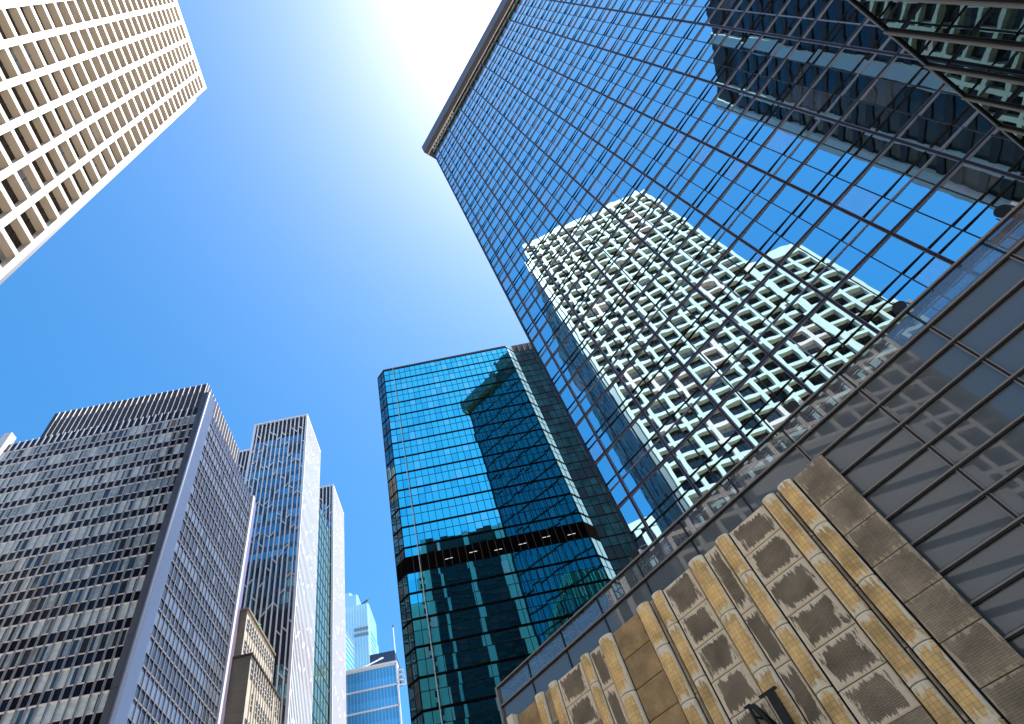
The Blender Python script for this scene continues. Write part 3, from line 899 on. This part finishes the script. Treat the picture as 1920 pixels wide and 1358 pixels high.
t = MB(LB); t.box(lx0, xw1, EL + .02, EL + .3, zled[0] + .11, ZL, 0); t.build('spandrel_band', M_BLACKSP, LT_); t = MB(LB); t.box(lx1 - .3, lx1 - .02, ys0, ly1, zled[0] + .11, ZL, 0); t.build('side_spandrel_band', M_SIDEGL2, LT_)
for i in range(nf + 1):
    x = xw1 - i * fs - .02
    if quad_area([(x, EL, 20), (x - 1, EL, 20), (x - 1, EL, ZL), (x, EL, ZL)]) == 0 and x < -1.28 * EL: continue
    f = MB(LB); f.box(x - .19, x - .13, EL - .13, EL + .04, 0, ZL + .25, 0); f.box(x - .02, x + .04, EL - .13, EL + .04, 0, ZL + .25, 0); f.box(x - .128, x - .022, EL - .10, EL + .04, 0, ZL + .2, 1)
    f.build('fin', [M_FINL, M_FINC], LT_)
for i in range(ny_f + 1):
    y = ys0 + i * fs + .05
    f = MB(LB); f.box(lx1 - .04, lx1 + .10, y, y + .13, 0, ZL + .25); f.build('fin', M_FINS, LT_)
# corner pier; its rounded edge is coloured lighter to paint in the sun highlight
pc = MB(LB)
pX0, pX1, pY0, pY1 = -.6595 * EL, -.6365 * EL, EL - .75, EL + 1.9
rr_ = .42
poly = [(pX1 - rr_ + .002, pY1), (pX1 - rr_ + .002, pY0)]
for i in range(9):
    an = -math.pi / 2 + math.pi / 2 * i / 8
    poly.append((pX1 - rr_ + rr_ * math.cos(an), pY0 + rr_ + rr_ * math.sin(an)))
poly.append((pX1, pY1))
pc.prism(poly, 0, Z(1.535 * EL))
pc.build('pier_edge', M_PIERSD, LT_)
pc = MB(LB); pc.box(pX0, pX1 - rr_, pY0 + .01, pY1, 0, Z(1.535 * EL)); pob = pc.build('corner_pier', M_PIER, LT_)
jn = MB(LB)
for k in range(14): jn.box(pX0 - .004, pX1 - rr_, pY0 - .006, pY0 - .001, 8 + k * 6.2, 8.05 + k * 6.2)
jn.build('joint', M_BRONZE, pob)
pf = MB(LB); pf.box(lx1 - .3, lx1 + .45, ly1 + .02, ly1 + .75, 0, ZL + .4, 0, mf={'y1': 1}); pf.build('corner_pier', M_PIERLT, LT_, label='thin pale pier at the far right end')
pm = MB(LB); pm.box(lx1 - .3, lx1 + .40, ly1 + .76, ly1 + 2.1, 0, ZL - .4); pm.build('flank_wall', M_PINK, LT_)
p3 = MB(LB); p3.box(-1.268 * EL, -1.243 * EL, EL - .9, EL + .6, 0, Z(1.523 * EL), 0, mf={'x1': 0}); p3.build('corner_pier', M_PIERLT, LT_, label='white pier at the far left end')
ph = MB(LB)
hx0, hx1, hy0, hy1 = -1.15 * 1.08 * EL, -.6608 * 1.08 * EL, 1.08 * EL, 1.40 * EL
ph.box(hx0, hx1, hy0, hy1, ZL - .2, Z(1.602 * 1.08 * EL), 0)
x = hx1 - .05
while x > hx0:
    ph.box(x - .08, x, hy0 - .16, hy0 - .001, ZL - .2, Z(1.602 * 1.08 * EL) + .03, 1); x -= fs
y = hy0 + .4
while y < hy1:
    ph.box(hx1 + .001, hx1 + .16, y, y + .12, ZL - .2, Z(1.602 * 1.08 * EL) + .03, 1); y += fs
ph.build('roof_screen', [M_BROWNP, M_LEDGE], LT_)

# ------------------------------------------------------------------ white lattice towers
def lattice_tower(lbl, x0, x1, y0, y1, h, dark_from, seed, group=None, ndark2=None):
    rnd = random.Random(seed)
    bs = ((x0 + x1) / 2, (y0 + y1) / 2, 0)
    T = thing('lattice_tower', lbl, 'tower', bs, None, group)
    MB(bs).box(x0 + .4, x1 - .17, y0 + .6, y1 - .4, 0, h - .3).build('core', M_LOUV, T)
    fh = 3.9
    n = int(round((x1 - x0) / 1.185)); pit = (x1 - x0) / n
    nfl_ = int(dark_from / fh)
    dz = dark_from - nfl_ * fh
    for j in range(nfl_):
        z = dz + j * fh
        if z < 12: continue
        dark = ndark2 and ndark2[0] < z < ndark2[1]
        w = MB(bs)
        for i in range(n):
            a, b = x0 + i * pit, x0 + (i + 1) * pit
            t = rnd.gauss(0, .006)
            w.quad([(a, y0 + .45 + t, z + 1.3), (b, y0 + .45 - t, z + 1.3), (b, y0 + .45 - t, z + fh), (a, y0 + .45 + t, z + fh)], 4 if dark else rnd.choice((0, 0, 0, 1, 3)))
            w.quad([(a, y0 + .44, z), (b, y0 + .44, z), (b, y0 + .44, z + 1.3), (a, y0 + .44, z + 1.3)], 4 if dark else 2)
        w.build('window_band', [M_BLUEG, M_BLUEG2, M_BLUEG3, M_OFF, M_LOUV], T)
        w = MB(bs)
        m = int((y1 - y0) / 1.0)
        for i in range(m):
            a, b = y0 + .6 + i * (y1 - y0 - .6) / m, y0 + .6 + (i + 1) * (y1 - y0 - .6) / m
            w.quad([(x1 - .16, a, z), (x1 - .16, b, z), (x1 - .16, b, z + fh), (x1 - .16, a, z + fh)], 4 if dark else rnd.choice((0, 1, 1)))
        w.build('side_window_band', [M_SIDEGL, M_BLUEG2, M_BLUEG3, M_OFF, M_LOUV], T)
    for i in range(n + 1):
        x = x0 + i * pit; hw = .125 if 0 < i < n else .3
        sh = .17 if i == 0 else -.17 if i == n else 0
        u = MB(bs); u.box(x - hw + sh, x + hw + sh, y0, y0 + .42, 0, h - .55)
        z = h - 3 - rnd.uniform(0, 9)
        while z > 25 and i < n:
            a, b = x + .10, x + pit - .12
            za, zb = (z, z - 1.15) if rnd.random() < .5 else (z - 1.15, z)
            u.bar((a, y0 + .04, za), (b, y0 + .04, zb), .22, .32, (0, 1, 0))
            z -= rnd.uniform(9, 14)
        u.build('upright', M_LATT, T)
    MB(bs).box(x0 - .1, x1 + .02, y0 - .01, y0 + .45, h - .549, h).build('top_beam', M_LATT, T)
    MB(bs).box(x1 - .3, x1 + .02, y0 + .451, y1, h - .549, h).build('top_beam', M_LATT, T)
    m = int(round((y1 - y0) / .95)); pt = (y1 - y0) / m
    for i in range(1, m + 1):
        y = y0 + i * pt - .2
        u = MB(bs); u.box(x1 - .2, x1, y - .15, y + .15, 0, h - .55)
        z = h - 4 - rnd.uniform(0, 14)
        while z > 25 and i < m:
            u.bar((x1 - .08, y + .14, z), (x1 - .08, y + pt - .14, z - .9 if rnd.random() < .5 else z + .9), .25, .075, (1, 0, 0))
            z -= rnd.uniform(12, 22)
        u.build('side_upright', M_LATT, T)
    return T
EX = 102.0
lattice_tower('white lattice tower with blue glass, taller and nearer of the pair left of the gap', -.4795 * EX, -.3285 * EX, EX, 1.1466 * EX, Z(1.3415 * EX), Z(1.261 * EX), 3, None, (62, 72))
lattice_tower('narrow white lattice tower with dark glass, showing right of its taller twin', -46.0, -33.55, 133.0, 147.5, Z(138.6), Z(131), 5)
lattice_tower('white lattice tower of which only a top corner shows behind the finned tower', -60.5, -50.2, 112.0, 124, Z(1.238 * 112), Z(1.16 * 112), 9)
GL = thing('green_glass_link', 'strip of green glass joining the two white lattice towers', 'building', (-38, 125, 0))
gb = MB((-38, 125, 0)); gb.box(-44, -34.3, 117.1, 132.6, 0, Z(118), 0); gb.build('wall', M_GREEN, GL)
gw = MB((-38, 125, 0))
for j in range(30):
    gw.box(-34.28, -34.18, 117.2, 132.5, 8 + j * 3.9, 8.2 + j * 3.9, 0)
for i in range(6): gw.box(-34.28, -34.15, 118.5 + 2.4 * i, 118.6 + 2.4 * i, 0, Z(117.8), 0)
gw.build('glazing_bar', M_BLUEG3, GL)

# ------------------------------------------------------------------ old brown building
BB = (-40, 94, 0)
BT = thing('old_brown_block', 'low grey brown block with rows of small dark windows and a set back upper part', 'building', BB)
bm = MB(BB); bm.box(-47, -35, 86.3, 101.7, 0, Z(55.4), 0, mf={'x1': 1}); bm.build('wall', [M_BRICK, M_OLDCON], BT)
bm = MB(BB); bm.box(-47, -36.7, 86.4, 101.6, Z(55.45), Z(63.7), 0, mf={'x1': 1}); bm.box(-47, -36.4, 86.2, 101.7, Z(63.72), Z(64.1), 0); bm.build('upper_wall', [M_BRICK, M_OLDCON], BT)
bm = MB(BB); bm.box(-47, -34.7, 86.1, 101.8, Z(55.1), Z(55.42), 0); bm.build('cornice', M_BROWNP, BT)
def old_floor(xf, z0, hgt, name):
    w = MB(BB)
    n = 13
    for i in range(n):
        a = 86.9 + i * 14.6 / n; b = a + 14.6 / n - .34
        if random.random() < .86 or name == 'upper_window_band':
            w.quad([(xf + .02, a, z0), (xf + .02, b, z0), (xf + .02, b, z0 + hgt), (xf + .02, a, z0 + hgt)], 0)
            w.box(xf, xf + .05, a, b, z0 + hgt * .33 - .05, z0 + hgt * .33 + .05, 1)
            w.box(xf, xf + .05, a, b, z0 + hgt * .66 - .05, z0 + hgt * .66 + .05, 1)
        w.box(xf, xf + .18, b + .05, b + .27, z0 - .8, z0 + hgt + .7, 2)
    w.build(name, [M_OLDWIN, M_PIERLT, M_OLDCON], BT)
for j in range(9): old_floor(-35, Z(51.6 - 4.3 * j), 2.7, 'window_band')
old_floor(-36.7, Z(60.2), 2.2, 'upper_window_band'); old_floor(-36.7, Z(56.3), 2.2, 'upper_window_band')
gn = thing('green_scaffold_net', 'small green netting bundle on the roof of the old brown block', 'netting', (-37, 92.5, Z(64.1)))
q = MB(); rn = random.Random(4)
for k in range(7): q.tube((rn.uniform(-.5, .3), rn.uniform(-.9, .9), 0), (rn.uniform(-.5, .3), rn.uniform(-.9, .9), rn.uniform(.6, 1.3)), .35, .12, 7)
q.build('net', mat('green_net', (.02, .28, .14), .9), gn)

# ------------------------------------------------------------------ bright blue block, pole, sign
EB = 160.0
UB = (-30, EB + 10, 0)
UT = thing('blue_glass_block', 'bright blue glass block with white floor lines low between the lattice and teal towers', 'building', UB)
ux1 = -.1385 * EB; ux0 = ux1 - 24
ZU = Z(.568 * EB)
MB(UB).box(ux0, ux1 - .3, EB + .2, EB + 3, 0, ZU - .3).build('core', M_DARK, UT)
MB(UB).box(ux0, ux1 - 3, EB + 3.01, EB + 22, 0, ZU - .36).build('core', M_NAVY, UT)
fz = .0355 * EB
for j in range(14):
    z1 = ZU - .6 - j * fz; z0 = z1 - fz
    w = MB(UB); n = 26
    for i in range(n):
        a, b = ux0 + (ux1 - ux0) * i / n, ux0 + (ux1 - ux0) * (i + 1) / n
        t = random.gauss(0, .004)
        zm = z0 + fz * .45
        w.quad([(a, EB + t, z0), (b, EB - t, z0), (b, EB - t, zm), (a, EB + t, zm)], 0)
        w.quad([(a, EB + t, zm), (b, EB - t, zm), (b, EB - t, z1), (a, EB + t, z1)], 1)
        w.box(a - .035, a + .035, EB - .06, EB - .02, z0, z1, 2)
    w.build('window_band', [M_SKYBLUE, M_SKYBLUE2, M_WTRIM], UT)
    w = MB(UB); w.quad([(ux1 + .01, EB, z0), (ux1 + .01, EB + 3, z0), (ux1 + .01, EB + 3, z1), (ux1 + .01, EB, z1)]); w.build('side_window_band', M_SKYBLUE2, UT)
    if j % 2 == 0 or True:
        l = MB(UB); l.box(ux0, ux1 + .35, EB - .3, EB - .01, z1 - .16, z1 + .2); l.build('floor_line', M_WTRIM, UT)
l = MB(UB); l.box(ux0, ux1 + .5, EB - .5, EB + 3, ZU - .35, ZU + .25); l.box(ux0, ux1 - 2.8, EB + 3.01, EB + 22, ZU - .35, ZU + .25); l.build('roof_edge', M_WTRIM, UT)
l = MB(UB); l.box(ux1 + .02, ux1 + .45, EB - .3, EB + .4, 0, ZU - .36); l.build('corner_strip', M_WTRIM, UT)
l = MB(UB); l.box(-.187 * EB, -.1402 * EB, EB + 3, EB + 14, ZU + .26, Z(.588 * EB) + 2.2); l.build('roof_plant_room', M_NAVY, UT)
l = MB(UB); l.bar((ux0 + 14, EB + .5, ZU + .6), (ux0 + 19.5, EB + .5, ZU + 2.2), .25, .3, (0, 1, 0)); l.tube((ux0 + 19.4, EB + .6, ZU + 2.2), (ux0 + 20.6, EB + .6, ZU + 2.4), .22); l.bar((ux0 + 16, EB + .5, ZU + .25), (ux0 + 16, EB + .5, ZU + 1.1), .3, .3, (0, 1, 0)); l.build('cleaning_boom', M_WTRIM, UT)
sg = thing('projecting_sign', 'small white frame sign of stacked squares at the right edge of the blue block', 'sign', (ux1 + .5, EB, Z(.54 * EB)))
q = MB(); zz = -1.2
q.box(0, 1.6, -.2, 0, 1.9, 2.2); q.box(0, 1.7, -.2, 0, .55, .8); q.box(0, 1.9, -.2, 0, -.9, -.65); q.box(0, 2.1, -.2, 0, -2.3, -2.0)
q.box(0, .25, -.2, 0, -1.99, 1.89); q.bar((1.5, -.2, 1.89), (2.0, -.2, -1.99), .25, .2, (0, 1, 0)); q.build('frame', M_WTRIM, sg)
pa = thing('roof_mast', 'thin white mast rising in the sky behind the blue block', 'mast', (-22.7, 165.5, ZU))
q = MB(); q.tube((0, 0, 0), (0, 0, Z(105.3) - ZU), .22, .14, 8); q.build('pole', M_WTRIM, pa)
q = MB(); q.tube((0, 0, Z(105.3) - ZU), (0, 0, Z(105.9) - ZU), .3, .25, 8); q.build('tip', M_NAVY, pa)

# ------------------------------------------------------------------ far pale tower with a roof crane
FB = (-82, 412, 0)
FT = thing('far_pale_skyscraper', 'pale blue stepped skyscraper far off with two grey plant bands', 'skyscraper', FB)
f = MB(FB); f.prism([(-84.4, 400), (-73.4, 400), (-72.4, 401.5), (-72.4, 430), (-98, 430), (-98, 400)], 0, Z(279), 0); f.build('shaft', M_FARGL, FT)
f = MB(FB); f.prism([(-98, 401), (-82, 401), (-81, 402.5), (-81, 428), (-98, 428)], Z(279.05), Z(289.5), 0); f.prism([(-98, 402), (-88, 402), (-86, 404), (-86, 424), (-98, 424)], Z(289.55), Z(293), 0); f.build('crown', M_FARGL, FT)
f = MB(FB)
for k in range(12):
    x = -97 + k * 2.1
    if x < -73.6: f.box(x, x + .12, 399.8, 399.99, 0, Z(278.9))
f.build('mullion', M_WTRIM, FT)
def far_band(z0, z1, m, nm, x0=-84.3, x1=-73.3):
    q = MB(FB); q.box(x0, x1, 399.7, 399.98, z0, z1); q.build(nm, m, FT)
far_band(Z(256.9), Z(259.4), M_FARDK, 'plant_band'); far_band(Z(252.4), Z(254.8), M_FARDK, 'plant_band')
# right shoulder and left volume with striped floors
f = MB(FB); f.prism([(-72.39, 402.5), (-71.3, 418), (-71.3, 428), (-72.39, 428)], 0, Z(258), 0); f.build('shoulder', M_FARGL, FT)
f = MB(FB); f.prism([(-99, 371), (-87.8, 372), (-84.45, 399.6), (-99, 399.6)], 0, Z(248), 0); f.box(-97, -87.5, 374, 392, Z(248.05), Z(250.5)); f.build('shoulder', M_FARGL, FT, label='left shoulder with a pink roof box')
for k in range(34):
    z = Z(245.5 - 4.1 * k)
    q = MB(FB); m = M_FARGL2 if k not in (0, 2) else M_FARDK
    q.quad([(-87.75, 371.9, z), (-84.35, 399.5, z), (-84.35, 399.5, z + 2.1), (-87.75, 371.9, z + 2.1)]); q.build('window_band', m, FT)
    z2 = Z(255 - 4.4 * k)
    q = MB(FB); m = M_FARGL2 if k not in (2, 4) else M_FARDK
    q.quad([(-72.33, 402.6, z2), (-71.22, 418, z2), (-71.22, 418, z2 + 2.3), (-72.33, 402.6, z2 + 2.3)]); q.build('window_band', m, FT)
CR = thing('roof_crane', 'dark crane arm slanting up from the roof of the far pale skyscraper', 'crane', (-80, 402, Z(279)))
q = MB(); q.bar((0.2, 0, .5), (6.6, 0, 4.5), .9, .9, (0, 1, 0)); q.build('jib', M_NAVY, CR)
q = MB(); q.tube((6.4, .4, 4.4), (7.8, .4, 5.6), 1.0, .8, 10); q.build('jib_head', M_FARDK, CR)
q = MB(); q.box(-1, 1, -.6, 1.4, 0, 1.0); q.build('base', M_NAVY, CR)
